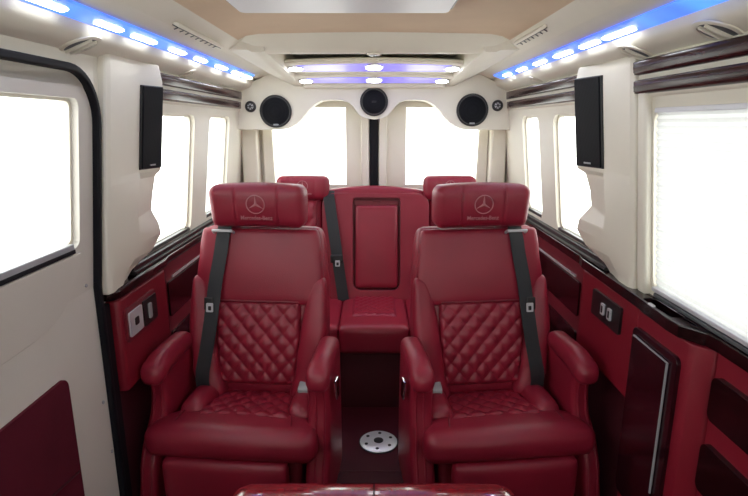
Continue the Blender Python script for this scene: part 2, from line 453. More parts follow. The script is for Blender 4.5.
# ------------------------------------------------------------------ rear end
wb = MB().add(sheet([(-0.95, 0), (0.95, 0), (0.95, 1.9), (-0.95, 1.9)],
                    [rrect(-0.665, 1.09, -0.165, 1.63, 0.04), rrect(0.185, 1.09, 0.685, 1.63, 0.04)], lambda u, v, d: (u, YR + d, v), 0.04))
tag(wb.build('wall_rear', M['cream'], smooth=False), 'rear end of the cabin behind the bench seat', 'wall', kind='structure')
def rear_door(nm, s, x0, x1, w0, w1, label):
    root = thing(nm, label, 'door', (0, 0, 0), kind='structure')
    hole = [(w0 + 0.012 * (s < 0), 1.105), (w1 - 0.012 * (s > 0), 1.105), (w1, 1.60), (w0, 1.60)]
    MB().add(sheet(rrect(x0, 0.25, x1, 1.76, 0.02), [hole], lambda u, v, d: (u, YR - 0.04 + d, v), 0.04)).build('door_panel', M['cream'], root, smooth=False, bevel=0.004)
    # raised inner edge of the lining beside the gap
    e0, e1 = ((x1 - 0.055, x1 - 0.004) if s < 0 else (x0 + 0.004, x0 + 0.055))
    MB().add(box((e0 + e1) / 2, YR - 0.055, 0.95, e1 - e0, 0.03, 1.4)).build('edge_lining', M['cream'], root, smooth=True, bevel=0.008)
    MB().add(sheet([(w0 - 0.004, 1.101), (w1 + 0.004, 1.101), (w1 + 0.004, 1.604), (w0 - 0.004, 1.604)], [], lambda u, v, d: (u, YR - 0.012 + d, v), 0.004)).build('glass_pane', M['glass'], root, smooth=False)
    MB().add(bar([(w0, YR - 0.03, 1.108), (w1, YR - 0.03, 1.108)], 0.02, 0.008, (0, 0, 1))).build('sill_rail', M['cream'], root)
    return root
rear_door('door_2', -1, -0.71, -0.028, -0.655, -0.180, 'cream rear door and window on the sliding door side')
rear_door('door_3', 1, 0.028, 0.73, 0.205, 0.675, 'cream rear door and window on the blind side')
tag(MB().add(box(0, YR - 0.05, 0.95, 0.054, 0.03, 1.5)).build('door_gap_seal', M['rubber'], smooth=False, bevel=0.006), 'black rubber strip in the gap between the two rear doors', 'door seal')
for i, s in enumerate((-1, 1)):
    o = MB().add(box(s * 0.785, YR - 0.06, 0.95, 0.10, 0.10, 1.55)).build('trim_%d' % (i + 1), M['cream'], bevel=0.015)
    tag(o, 'cream corner post beside the rear door, ' + ('sliding door side' if s < 0 else 'blind side'), 'trim', kind='structure')

# ------------------------------------------------------------------ overhead speaker panel
YP = 3.30
def half():
    a = [(0.84, 1.463), (0.60, 1.463), (0.555, 1.466), (0.51, 1.478), (0.465, 1.502), (0.43, 1.535), (0.395, 1.578), (0.36, 1.612), (0.315, 1.634),
         (0.26, 1.640), (0.19, 1.638), (0.155, 1.625), (0.125, 1.598), (0.105, 1.570), (0.08, 1.545), (0.045, 1.530), (0.0, 1.525)]
    return a
lowedge = half() + [(-x, z) for x, z in reversed(half()[:-1])]
outer = lowedge + [(-0.80, 1.70), (-0.72, 1.745), (-0.60, 1.80), (-0.42, 1.85), (0.42, 1.85), (0.60, 1.80), (0.72, 1.745), (0.80, 1.70)]
opn = MB().add(sheet(outer, [], lambda u, v, d: (u, YP + d, v), 0.13)).build('trim_3', M['cream'], smooth=False, bevel=0.012)
tag(opn, 'cream arched overhead panel holding three round speakers', 'trim', kind='structure')

def round_speaker(x, z, r, label):
    root = thing('round_speaker', label, 'speaker', (x, YP, z), 'round speakers in the overhead panel')
    f = aim((0, 0, 0), (0, -1, 0))
    MB().add(lathe([(r, 0.0), (r, 0.010), (r - 0.004, 0.014), (r - 0.010, 0.014), (r - 0.012, 0.008)], 40), f).build('bezel', M['black'], root)
    MB().add(lathe([(r - 0.012, 0.007)] + [(r - 0.012 - (r - 0.012) * t * 0.999, 0.008 + 0.014 * math.sin(t * PI / 2)) for t in (0.2, 0.4, 0.6, 0.8, 1.0)], 40), f).build('grille', M['grille'], root)
    bz = -r + 0.018 if r > 0.09 else 0.0
    bx = pillow(0.032 if r > 0.09 else 0.026, 0.010, 0.004, 0.002, (4, 4, 4))
    MB().add(bx, lambda a, b, c: f(a, b + bz, c + (0.013 if r > 0.09 else 0.022))).build('badge', M['grey' if r > 0.09 else 'black'], root)
round_speaker(-0.592, 1.572, 0.096, 'big round black speaker in the overhead panel, sliding door side')
round_speaker(0.0, 1.628, 0.084, 'round black speaker above the rear door gap, in the middle of the overhead panel')
round_speaker(0.592, 1.580, 0.096, 'big round black speaker in the overhead panel, blind side')

def tweeter(x, z, label):
    root = thing('round_tweeter', label, 'speaker', (x, YP, z), 'small tweeters at the panel ends')
    f = aim((0, 0, 0), (0, -1, 0))
    MB().add(lathe([(0.033, 0), (0.033, 0.008), (0.029, 0.012), (0.020, 0.012), (0.019, 0.005)], 28), f).build('bezel', M['black'], root)
    MB().add(lathe([(0.018, 0.004), (0.018, 0.010), (0.014, 0.014), (0.004, 0.016)], 24), f).build('dome', M['silver'], root)
    for a in (0, 60, 120):
        c, s_ = math.cos(math.radians(a)), math.sin(math.radians(a))
        MB().add(bar([f(-0.019 * c, -0.019 * s_, 0.0165), f(0.019 * c, 0.019 * s_, 0.0165)], 0.004, 0.003, (0, -1, 0))).build('spoke', M['black'], root)
tweeter(-0.742, 1.600, 'small round silver and black tweeter beside the big speaker, sliding door side')
tweeter(0.742, 1.606, 'small round silver and black tweeter beside the big speaker, blind side')

# ------------------------------------------------------------------ ceiling bay with steps and lamps
bay = MB()
# front beam with a soft rolled face
prof = [(2.25, 1.858), (2.262, 1.846), (2.28, 1.826), (2.30, 1.806), (2.315, 1.792), (2.33, 1.786), (2.36, 1.786), (2.38, 1.80), (2.38, 1.87)]
L = []
for k in range(17):
    x = -0.56 + 1.12 * k / 16; e = max(0, abs(x) - 0.46) / 0.10
    zc = 1.80 if abs(x) > 0.5 else 1.83
    L.append([(x, y, z + 0.03 * e * e * (z < 1.83)) for y, z in prof])
bay.add(loft(L))
for s in (-1, 1):
    L = []
    for k in range(9):
        t = k / 8; y = 2.30 + (3.32 - 2.30) * t; zb = 1.786 - 0.070 * t
        xi = 0.452 - 0.030 * t
        L.append([(s * xi, y, zb + 0.006), (s * (xi + 0.008), y, zb), (s * (xi + 0.050), y, zb), (s * (xi + 0.066), y, zb + 0.008), (s * 0.60, y, 1.797 - 0.02 * t), (s * 0.60, y, 1.87), (s * xi, y, 1.87)])
    bay.add(loft(L))
bay = bay.build('trim_4', M['cream'], angle=50)
tag(bay, 'cream frame around the stepped ceiling bay', 'trim', kind='structure')
def rib(hw, y, zb, h, label):
    root = thing('ceiling_rib', label, 'ceiling rib', (0, y, zb), 'lit ribs in the ceiling bay')
    L = []
    for k in range(25):
        x = -hw + 2 * hw * k / 24; a = 1 - (x / hw) ** 2
        up = h * a
        L.append([(x, 0.02, up), (x, 0.0, up + 0.004), (x, -0.012, up + 0.010), (x, -0.010, up + 0.022), (x, 0.02, up + 0.030), (x, 0.33, h + 0.040), (x, 0.33, -0.016), (x, 0.17, -0.010), (x, 0.05, up * 0.9)])
    MB().add(loft(L)).build('rib_body', M['cream'], root, angle=50)
    V = []; n = 24
    for k in range(n + 1):
        x = -hw * 0.90 + 1.80 * hw * k / n; a = 1 - (x / hw) ** 2
        V.append([(x, 0.030, h * a + 0.004), (x, 0.030, h * a - 0.002), (x, 0.150, -0.013), (x, 0.155, -0.006)])
    MB().add(loft(V)).build('light_guide', M['violet'], root, smooth=False)
    for x in (-hw * 0.88, 0.0, hw * 0.88):
        a = 1 - (x / hw) ** 2; w = 0.034 if x else 0.042
        fr = lambda p, q, c, x=x, a=a: (p + x, 0.066 + q * 0.9, h * a * 0.75 - 0.010 - c - q * 0.16)
        lp = MB().add(lathe([(w, 0.0), (w, 0.005), (w * 0.6, 0.009)], 20), fr).build('spot_lamp', M['lamp'], root)
        MB().add(lathe([(w + 0.007, -0.004), (w + 0.007, 0.002), (w, 0.003)], 20), fr).build('lamp_bezel', M['silver'], lp)
rib(0.448, 2.74, 1.778, 0.012, 'front lit rib of the ceiling bay with violet strip and three spot lamps')
rib(0.430, 3.02, 1.740, 0.009, 'rear lit rib of the ceiling bay beside the overhead speaker panel')
# rear sill of the bay
o = MB().add(box(0, 3.28, 1.730, 0.84, 0.06, 0.05)).build('trim_5', M['cream'], bevel=0.012)
tag(o, 'cream cross bar where the ceiling bay meets the speaker panel', 'trim', kind='structure')
lp = thing('ceiling_spot', 'small round spot lamp under the front beam of the ceiling bay', 'ceiling light', (0.0, 2.345, 1.786))
MB().add(lathe([(0.030, 0), (0.030, -0.005), (0.024, -0.007)], 24)).build('bezel', M['cream'], lp)
MB().add(lathe([(0.022, -0.006), (0.018, -0.009)], 24)).build('lens', M['silver'], lp)

# cove LED strips: a light guide with bright lamps set along it
for s, sd in ((-1, 'sliding door side'), (1, 'blind side')):
    root = thing('cove_light', 'long blue LED strip in the ceiling cove, ' + sd, 'LED strip', (0, 0, 0), 'blue ceiling cove lights')
    L = []
    for y in (-0.5, 3.12):
        L.append([(s * 0.724, y, 1.746), (s * 0.720, y, 1.744), (s * 0.672, y, 1.761), (s * 0.672, y, 1.767), (s * 0.719, y, 1.756)])
    MB().add(loft(L)).build('light_guide', M['led'], root, smooth=False)
    ys = (1.22, 1.50, 1.72, 2.00, 2.26, 2.56, 2.86, 3.06) if s < 0 else (1.62, 1.83, 2.08, 2.36, 2.64, 2.92)
    for y in ys:
        ln = 0.13 + 0.08 * random.random()
        MB().add(pillow(0.018, ln, 0.008, 0.004, (5, 6, 4)), lambda a, b, c: (s * (0.700 + a), y + b, 1.7505 - a * 0.3 + c)).build('led_lamp', M['lamp'], root)

# louvred slots and round air nozzles
for s, y0, y1, sd in ((-1, 1.70, 2.18, 'sliding door side'), (1, 1.86, 2.22, 'blind side')):
    root = thing('slot_vent', 'long dark slot air vent in the ceiling, ' + sd, 'air vent', (0, 0, 0), 'ceiling slot vents')
    n = Vector((s * 0.32, 0, -1)).normalized()
    xc = 0.596 if s < 0 else 0.562
    n = Vector((s * 0.54, 0, -1) if s < 0 else (s * 0.74, 0, -1)).normalized()
    def at(x, y, d=0.0):
        x = xc + (x - 0.585)
        z = 1.798 + (0.596 - x) * 0.5 if s < 0 else 1.818 + (0.562 - x) * 0.74
        return Vector((s * x, y, z)) + n * d
    MB().add(bar([at(0.585, y0, 0.004), at(0.585, y1, 0.004)], 0.034, 0.012, n)).build('slot_frame', M['cream'], root, bevel=0.003)
    MB().add(bar([at(0.585, y0 + 0.01, 0.009), at(0.585, y1 - 0.01, 0.009)], 0.022, 0.008, n)).build('slot_opening', M['black'], root, smooth=False)
    k = 0
    while y0 + 0.03 + k * 0.05 < y1 - 0.02:
        y = y0 + 0.03 + k * 0.05; k += 1
        MB().add(bar([at(0.594, y, 0.014), at(0.576, y + 0.012, 0.014)], 0.003, 0.002, n)).build('slat', M['gasket'], root, smooth=False)
def nozzle(s, y, label, r=0.045):
    x = 0.768; z = 1.681 + (0.81 - x) * (0.023 / 0.055)
    root = thing('air_nozzle', label, 'air vent', (s * x, y, z), 'round air nozzles in the ceiling')
    f = aim((0, 0, 0), (-s * 0.40, 0, -1), (0, 1, 0))
    MB().add(lathe([(r, -0.002), (r, 0.001), (r - 0.006, 0.004), (r - 0.012, 0.003), (r - 0.014, 0.000)], 28), f).build('nozzle_ring', M['cream'], root)
    MB().add(lathe([(r - 0.014, 0.000), (r - 0.016, 0.001)], 24), f).build('nozzle_throat', M['gasket'], root)
    for a in (-0.012, 0.012):
        MB().add(pillow(2 * (r - 0.017), 0.010, 0.012, 0.003, (4, 4, 4)), lambda p, q, c, a=a: f(p, q + a, c + 0.002)).build('vane', M['cream'], root)
nozzle(-1, 1.47, 'round air nozzle over the sliding door', 0.056)
nozzle(-1, 2.28, 'round air nozzle over the wood strips behind the speaker pillar, sliding door side', 0.040)
nozzle(1, 1.64, 'round air nozzle over the wood strips beside the speaker pillar, blind side', 0.058)
nozzle(1, 1.26, 'round air nozzle over the window with the blind', 0.058)
nozzle(1, 2.62, 'round air nozzle over the wood strips towards the rear, blind side', 0.040)

# roof hatch
rh = thing('roof_hatch', 'pale flat roof hatch panel set in the tan ceiling', 'roof hatch', (-0.09, 1.245, 1.842))
MB().add(sheet(rrect(-0.325, -0.5, 0.325, 0.5, 0.03), [rrect(-0.31, -0.485, 0.31, 0.485, 0.02)], lambda u, v, d: (u, v, d - 0.006), 0.02)).build('hatch_frame', M['gasket'], rh, smooth=False)
MB().add(sheet(rrect(-0.315, -0.49, 0.315, 0.49, 0.02), [], lambda u, v, d: (u, v, d - 0.014), 0.02)).build('hatch_panel', M['pale'], rh, smooth=False, bevel=0.004)

# ------------------------------------------------------------------ pillars and tall speakers
def pillar(s, nm, ya, spk0, spk1, yb, scoop, label):
    """ya: front edge, spk0 / spk1: speaker face ends as (protrusion, y), yb: rear edge on the wall"""
    L = []
    #  z, front-edge protrusion, mid protrusion, mid y shift, inner protrusion, inner y shift, rear y shift
    rows = [(0.965, 0.030, 0.036, -0.13, 0.016, -0.19, -0.20),
            (1.00, 0.030, 0.040, -0.11, 0.028, -0.15, -0.16),
            (1.05, 0.029, 0.056, -0.08, 0.062, -0.06, -0.04),
            (1.10, 0.028, 0.064, -0.06, 0.074, -0.01, 0.00),
            (1.14, 0.027, 0.064, -0.06, 0.064, -0.01, 0.00),
            (1.19, 0.026, 0.060, -0.065, scoop, -0.01, 0.00),
            (1.25, 0.025, 0.054, -0.050, scoop, 0.00, 0.00),
            (1.315, 0.024, 0.040, -0.010, scoop * 0.6 + 0.022, 0.00, 0.00),
            (1.335, 0.023, 0.032, 0.00, 0.062, 0.00, 0.00),
            (1.42, 0.022, 0.032, 0.00, 0.062, 0.00, 0.00),
            (1.52, 0.022, 0.032, 0.00, 0.062, 0.00, 0.00),
            (1.64, 0.022, 0.032, 0.00, 0.062, 0.00, 0.00),
            (1.70, 0.020, 0.028, 0.00, 0.046, 0.00, 0.00)]
    k = (spk1[0]) / 0.062
    for z, a, b, by, c, cy, dy in rows:
        w = wx(z)
        L.append([(s * (w + 0.01), ya, z), (s * (w - a), ya, z), (s * (w - a - 0.008), ya + 0.02, z), (s * (w - b), spk0 + by, z),
                  (s * (w - c * k), spk1[1] + cy, z), (s * (w - c * k * 0.95), spk1[1] + cy + 0.012, z), (s * (w + 0.01), yb + dy, z)])
    o = MB().add(loft(L)).build(nm, M['cream'], angle=14)
    sub = o.modifiers.new('soft', 'BEVEL'); sub.width = 0.004; sub.segments = 2; sub.limit_method = 'ANGLE'; sub.angle_limit = math.radians(22)
    tag(o, label, 'trim', kind='structure')
    # speaker cabinet face on the pillar
    return lambda z: (Vector((s * (wx(z) - 0.032), spk0, z)), Vector((s * (wx(z) - 0.062 * k), spk1[1], z)))
def tall_speaker(s, edge, z0, z1, inset, label):
    root = thing('tall_speaker', label, 'speaker', (0, 0, 0), 'tall speakers on the pillars')
    a0, b0 = edge(z0); a1, b1 = edge(z1)
    n = (b0 - a0).cross(Vector((0, 0, 1))) * -s
    n = Vector((-s * abs(n.x), -abs(n.y), -0.0)).normalized()
    def P(u, v, d):
        lo_ = a0.lerp(b0, u); hi = a1.lerp(b1, u); return lo_.lerp(hi, v) + n * d
    def pan(u0, v0, u1, v1, d0, d1):
        V = [P(u, v, d) for d in (d0, d1) for u, v in ((u0, v0), (u1, v0), (u1, v1), (u0, v1))]
        return V, [(0, 1, 2, 3), (7, 6, 5, 4), (0, 4, 5, 1), (1, 5, 6, 2), (2, 6, 7, 3), (3, 7, 4, 0)]
    MB().add(pan(0.0, 0, 1.0, 1, -0.012, 0.006)).build('cabinet', M['black'], root, smooth=False, bevel=0.003)
    MB().add(pan(0.05, 0.012, 0.95, 0.988, 0.002, 0.011)).build('grille', M['grille'], root, smooth=False, bevel=0.003)
    MB().add(pan(0.38, 0.040, 0.62, 0.058, 0.009, 0.014)).build('badge', M['grey'], root, smooth=False)
eL = pillar(-1, 'trim_6', 1.618, 1.835, (0.062, 1.945), 1.985, 0.034, 'cream speaker pillar between the sliding door and the window')
tall_speaker(-1, eL, 1.345, 1.626, 0, 'tall black speaker on the pillar beside the sliding door')
eR = pillar(1, 'trim_7', 1.665, 1.875, (0.066, 2.035), 2.08, 0.016, 'cream speaker pillar beside the window with the blind')
tall_speaker(1, eR, 1.345, 1.660, 0, 'tall black speaker on the pillar beside the blind')
o = MB().add(bar([(wx(0.97) - 0.006, 1.635, 0.97), (wx(1.60) - 0.006, 1.635, 1.60)], 0.05, 0.03, (1, 0, 0))).build('trim_8', M['cream'], bevel=0.01)
tag(o, 'narrow cream post edging the window with the blind', 'trim', kind='structure')

# wood strips above the windows
def wood_strip(nm, s, y0, y1, z0, z1, label):
    L = []
    n = 12
    for k in range(n + 1):
        y = y0 + (y1 - y0) * k / n
        e = 0.35 if k in (0, n) else 1.0
        zc = (z0 + z1) / 2; h = (z1 - z0) / 2; w = wx(zc)
        L.append([(s * (w + 0.004), y, z0), (s * (w - 0.013 * e), y, z0 + h * 0.08), (s * (w - 0.0165 * e), y, zc - h * 0.55), (s * (w - 0.0185 * e), y, zc), (s * (w - 0.0205 * e), y, z1 - h * 0.22), (s * (w - 0.017 * e), y, z1 - h * 0.03), (s * (w - 0.008), y, z1), (s * (w + 0.004), y, z1)])
    o = MB().add(loft(L)).build(nm, M['strip'], angle=70)
    return tag(o, label, 'trim', kind='structure')
def rail_backing(nm, s, y0, y1, label):
    L = []
    for y in (y0, y1):
        L.append([(s * (wx(1.575) + 0.01), y, 1.572), (s * (wx(1.575) - 0.010), y, 1.580), (s * (wx(1.6) - 0.014), y, 1.60), (s * (wx(1.68) - 0.012), y, 1.688), (s * (wx(1.69) + 0.02), y, 1.70)])
    return tag(MB().add(loft(L)).build(nm, M['cream'], bevel=0.004), label, 'trim', kind='structure')
rail_backing('trim_9', -1, 1.985, 3.30, 'cream rail behind the wood strips, sliding door side')
rail_backing('trim_10', 1, 2.05, 3.30, 'cream rail behind the rear wood strips, blind side')
rail_backing('trim_11', 1, -0.5, 1.80, 'cream rail behind the wood strips over the blind')
i = 12
for s, y0, y1, sd in ((-1, 1.99, 3.27, 'behind the speaker pillar, sliding door side'), (1, 2.06, 3.27, 'behind the speaker pillar, blind side'), (1, -0.4, 1.775, 'over the blind')):
    for z0, z1, ul in ((1.640, 1.681, 'upper'), (1.586, 1.626, 'lower')):
        o = wood_strip('trim_%d' % i, s, y0, y1, z0, z1, ul + ' glossy dark wood strip ' + sd); i += 1
        o.location.x = -s * 0.012

# pleated blind
bl = thing('window_blind', 'white pleated blind drawn over the large side window', 'blind', (0, 0, 0))
V = []; Fc = []
zs = [1.000 + k * 0.0095 for k in range(58)]
for k, z in enumerate(zs):
    x = wx(z) + 0.004 + (0.0035 if k % 2 else -0.0035)
    V += [(x, 0.315, z), (x, 1.588, z)]
for k in range(len(zs) - 1): Fc.append((2 * k, 2 * k + 1, 2 * k + 3, 2 * k + 2))
MB().add((V, Fc)).build('blind_cloth', M['blind'], bl, smooth=False)
MB().add(bar([(wx(1.54) + 0.004, 0.315, 1.538), (wx(1.54) + 0.004, 1.588, 1.538)], 0.018, 0.014, (0, 0, 1))).build('head_rail', M['pale'], bl, bevel=0.003)
MB().add(bar([(wx(1.0) + 0.000, 0.315, 0.998), (wx(1.0) + 0.000, 1.588, 0.998)], 0.022, 0.014, (0, 0, 1))).build('bottom_rail', M['silver'], bl, bevel=0.003)

# ------------------------------------------------------------------ ledges and side consoles
def extrude_z(poly, z0, z1):
    return loft([[(x, y, z0) for x, y in poly], [(x, y, z1) for x, y in poly]])
# window ledge, sliding door side
lg = thing('window_ledge', 'glossy dark wood ledge under the windows, sliding door side', 'ledge', (0, 0, 0), 'dark wood window ledges')
MB().add(extrude_z([(-0.925, 1.632), (-0.865, 1.632), (-0.845, 1.645), (-0.835, 1.67), (-0.835, 2.06), (-0.848, 2.12), (-0.848, 3.28), (-0.925, 3.28)], 0.935, 0.972)).build('ledge_top', M['wood'], lg, bevel=0.010)
MB().add(box(-0.872, 2.48, 0.988, 0.034, 1.32, 0.030)).add(box(-0.862, 2.48, 0.979, 0.030, 1.32, 0.012)).build('sill_strip', M['black'], lg, bevel=0.003)
# window ledge, blind side, with a cup recess
lg2 = thing('window_ledge', 'glossy dark wood ledge under the windows, blind side, with a cup recess', 'ledge', (0, 0, 0), 'dark wood window ledges')
poly = [(0.925, 3.28), (0.848, 3.28), (0.848, 2.12), (0.835, 2.06), (0.828, 1.60), (0.818, 1.40), (0.822, 1.345), (0.842, 1.315), (0.862, 1.285), (0.868, 1.24), (0.872, -0.4), (0.925, -0.4)]
MB().add(box(0.874, 2.48, 0.988, 0.030, 1.20, 0.030)).add(box(0.862, 2.48, 0.979, 0.030, 1.20, 0.012)).build('sill_strip', M['black'], lg2, bevel=0.003)
MB().add(box(0.884, 0.60, 0.979, 0.018, 1.97, 0.012)).build('sill_strip', M['gasket'], lg2, bevel=0.003)
hole = rrect(0.834, 1.40, 0.872, 1.57, 0.016)
MB().add(sheet(poly, [hole], lambda u, v, d: (u, v, 0.972 - d), 0.037)).build('ledge_top', M['wood'], lg2, smooth=False, bevel=0.008)
MB().add(sheet(rrect(0.830, 1.395, 0.876, 1.575, 0.02), [], lambda u, v, d: (u, v, 0.9355 - d), 0.005)).build('cup_recess', M['black'], lg2, smooth=False)
MB().add(box(0.828, 1.50, 0.974, 0.008, 0.03, 0.005)).build('release_tab', M['silver'], lg2, bevel=0.001)

def xpanel(s, x, y0, z0, y1, z1, t, r=0.0, holes=()):
    return sheet(rrect(y0, z0, y1, z1, r) if r else [(y0, z0), (y1, z0), (y1, z1), (y0, z1)], holes, lambda u, v, d: (s * (x + d), u, v), t)
def socket(root, s, x, y, z, mat='silver'):
    q = MB().add(xpanel(s, x - 0.004, y - 0.013, z - 0.021, y + 0.013, z + 0.021, 0.008, 0.004)).build('socket', M[mat], root, smooth=False, bevel=0.001)
    MB().add(xpanel(s, x - 0.005, y - 0.006, z - 0.013, y + 0.006, z + 0.013, 0.004, 0.002)).build('socket_slot', M['black'], q, smooth=False)

# console, sliding door side
c1 = thing('side_console', 'red leather side console with a switch plate, beside the sliding door', 'side console', (0, 0, 0), 'red side consoles')
MB().add(extrude_z([(-0.898, 1.665), (-0.855, 1.665), (-0.845, 1.675), (-0.845, 2.06), (-0.898, 2.11)], 0.60, 0.928)).build('console_body', M['panel'], c1, bevel=0.012)
MB().add(box(-0.8955, 1.885, 0.30, 0.005, 0.44, 0.60)).build('kick_shade_panel', M['seam'], c1, smooth=False)  # near-black sheet, its colour stands for the shade under the console
sw = MB().add(xpanel(-1, 0.836, 1.690, 0.768, 1.935, 0.888, 0.014, 0.012)).build('switch_plate', M['dleather'], c1, smooth=False, bevel=0.003)
MB().add(xpanel(-1, 0.830, 1.700, 0.785, 1.800, 0.872, 0.012, 0.006)).build('power_outlet', M['silver'], sw, smooth=False, bevel=0.002)
MB().add(xpanel(-1, 0.828, 1.735, 0.815, 1.765, 0.843, 0.006, 0.006)).build('outlet_hole', M['black'], sw, smooth=False)
MB().add(xpanel(-1, 0.830, 1.810, 0.780, 1.925, 0.876, 0.012, 0.006)).build('switch_module', M['black'], sw, smooth=False, bevel=0.002)
MB().add(xpanel(-1, 0.825, 1.845, 0.800, 1.870, 0.856, 0.010, 0.006)).build('rocker_switch', M['grey'], sw, smooth=False, bevel=0.002)

# console, blind side
c2 = thing('side_console', 'red leather side console with sockets and a cabinet door, blind side', 'side console', (0, 0, 0), 'red side consoles')
MB().add(extrude_z([(0.898, 2.11), (0.845, 2.06), (0.845, 1.60), (0.898, 1.60)], 0.60, 0.928)).add(extrude_z([(0.898, 1.60), (0.845, 1.60), (0.845, 1.335), (0.850, 1.310), (0.888, 1.275), (0.898, 1.275)], 0.0, 0.928)).build('console_body', M['panel'], c2, bevel=0.010)
MB().add(box(0.8955, 1.85, 0.30, 0.005, 0.50, 0.60)).build('kick_shade_panel', M['seam'], c2, smooth=False)  # shade of the recess below the console, painted as a dark sheet
fp = MB().add(xpanel(1, 0.836, 1.700, 0.792, 1.935, 0.890, 0.014, 0.010)).build('socket_plate', M['black'], c2, smooth=False, bevel=0.003)
for y in (1.775, 1.830): socket(fp, 1, 0.834, y, 0.842)
cd = MB().add(xpanel(1, 0.833, 1.345, 0.28, 1.600, 0.870, 0.016, 0.022)).build('cabinet_door', M['maroon'], c2, smooth=False, bevel=0.004)
MB().add(xpanel(1, 0.829, 1.385, 0.36, 1.570, 0.838, 0.010, 0.006)).build('door_inlay', M['maroon'], cd, smooth=False, bevel=0.002)
MB().add(bar([(0.8275, 1.580, 0.845), (0.8275, 1.382, 0.842), (0.8275, 1.382, 0.42)], 0.0045, 0.005, (1, 0, 0))).build('chrome_edge', M['grey'], cd, smooth=False)
MB().add(lathe([(0.006, 0), (0.005, 0.004)], 12), aim((0.890, 1.64, 0.50), (-1, 0, 0))).build('lock_button', M['silver'], c2)

# front lower panel on the blind side with two dark strips
fpn = thing('trim_19', 'red side panel with two dark glossy strips, under the blind', 'side panel', (0, 0, 0), kind='structure')
MB().add(box(0.905, 0.45, 0.464, 0.03, 1.64, 0.928)).build('panel_body', M['panel'], fpn, smooth=False)
for z0, z1, y1 in ((0.745, 0.868, 1.258), (0.535, 0.675, 1.262)):
    MB().add(xpanel(1, 0.874, -0.3, z0, y1, z1, 0.03, 0.022)).build('wood_strip', M['wood'], fpn, smooth=False, bevel=0.010)
# rear lower panels on both sides
for s, sd in ((-1, 'sliding door side'), (1, 'blind side')):
    p = thing('trim_20' if s < 0 else 'trim_21', 'dark red side panel with two glossy strips behind the console, ' + sd, 'side panel', (0, 0, 0), kind='structure')
    MB().add(box(s * 0.885, 2.70, 0.464, 0.03, 1.16, 0.928)).build('panel_body', M['dleather'], p, smooth=False)
    for z0, z1 in ((0.700, 0.850), (0.49, 0.63)):
        MB().add(xpanel(s, 0.862, 2.13, z0, 3.26, z1, 0.02, 0.012)).build('wood_strip', M['wood'], p, smooth=False, bevel=0.004)
    MB().add(bar([(s * 0.866, 2.19, 0.862), (s * 0.866, 3.26, 0.862)], 0.008, 0.006, (1, 0, 0))).build('chrome_line', M['silver'], p, smooth=False)

# ------------------------------------------------------------------ seats
def quilt(nu, nv, hu, hv, amp, nd, edge=0.15):
    """diamond-stitched pad on (-hu..hu, -hv..hv), height is the third coordinate; nd = diamonds across"""
    V = []; Fc = []; d = 2 * hu / nd
    for j in range(nv + 1):
        for i in range(nu + 1):
            u = -hu + 2 * hu * i / nu; v = -hv + 2 * hv * j / nv
            a = (u / d + v / (d * 1.12)); b = (u / d - v / (d * 1.12))
            h = (abs(math.sin(PI * a)) * abs(math.sin(PI * b))) ** 0.45
            e = min(1, (hu - abs(u)) / (edge * hu), (hv - abs(v)) / (edge * hv))
            V.append((u, v, amp * h * min(1, 0.25 + e) - (1 - max(0, e)) ** 2 * 0.010))
    for j in range(nv):
        for i in range(nu):
            k = j * (nu + 1) + i; Fc.append((k, k + 1, k + nu + 2, k + nu + 1))
    # rim and back
    ring = [i for i in range(nu + 1)] + [(j + 1) * (nu + 1) + nu for j in range(nv)] + [nv * (nu + 1) + i for i in range(nu - 1, -1, -1)] + [j * (nu + 1) for j in range(nv - 1, 0, -1)]
    n = len(V); V += [(V[i][0], V[i][1], -0.03) for i in ring]; m = len(ring)
    for k in range(m): Fc.append((ring[k], ring[(k + 1) % m], n + (k + 1) % m, n + k))
    Fc.append(tuple(n + k for k in range(m)))
    return V, Fc

def emblem(root, f, r, text_w):
    """stitched ring with a three-pointed star, and the maker's lettering under it"""
    mb = MB()
    mb.add(tube([f(r * math.cos(2 * PI * k / 40), r * math.sin(2 * PI * k / 40), 0.001) for k in range(40)], r * 0.06, 6, closed=True))
    for k in range(3):
        a = PI / 2 + k * 2 * PI / 3
        tip = (r * 0.95 * math.cos(a), r * 0.95 * math.sin(a))
        w = 0.15 * r
        c1_ = (w * math.cos(a + PI / 3), w * math.sin(a + PI / 3)); c2_ = (w * math.cos(a - PI / 3), w * math.sin(a - PI / 3))
        V = [f(*tip, 0.001), f(*c1_, 0.001), f(0, 0, 0.004), f(*c2_, 0.001), f(*tip, -0.003), f(*c1_, -0.003), f(0, 0, -0.003), f(*c2_, -0.003)]
        mb.add((V, [(0, 1, 2), (0, 2, 3), (4, 6, 5), (4, 7, 6), (0, 4, 5, 1), (0, 3, 7, 4), (1, 5, 6, 2), (3, 2, 6, 7)]))
    mb.build('emblem', M['thread'], root, weld=False)
    cu = bpy.data.curves.new('lettering', 'FONT'); cu.body = 'Mercedes-Benz'; cu.align_x = 'CENTER'; cu.align_y = 'CENTER'
    cu.size = 1.0; cu.extrude = 0.03; cu.resolution_u = 2; cu.offset = 0.012
    to = bpy.data.objects.new('lettering_curve', cu); COL.objects.link(to)
    bpy.context.view_layer.update()
    me = bpy.data.meshes.new_from_object(to.evaluated_get(bpy.context.evaluated_depsgraph_get()))
    bpy.data.objects.remove(to); bpy.data.curves.remove(cu)
    w = max(v.co.x for v in me.vertices) - min(v.co.x for v in me.vertices)
    k = text_w / w
    mb = MB()
    mb.add(([tuple(v.co) for v in me.vertices], [tuple(p.vertices) for p in me.polygons]), lambda a, b, c: f(a * k, b * k * 1.15 - r * 1.50, c * k * 0.6 + 0.001))
    bpy.data.meshes.remove(me)
    mb.build('lettering', M['thread'], root, smooth=False, weld=False)

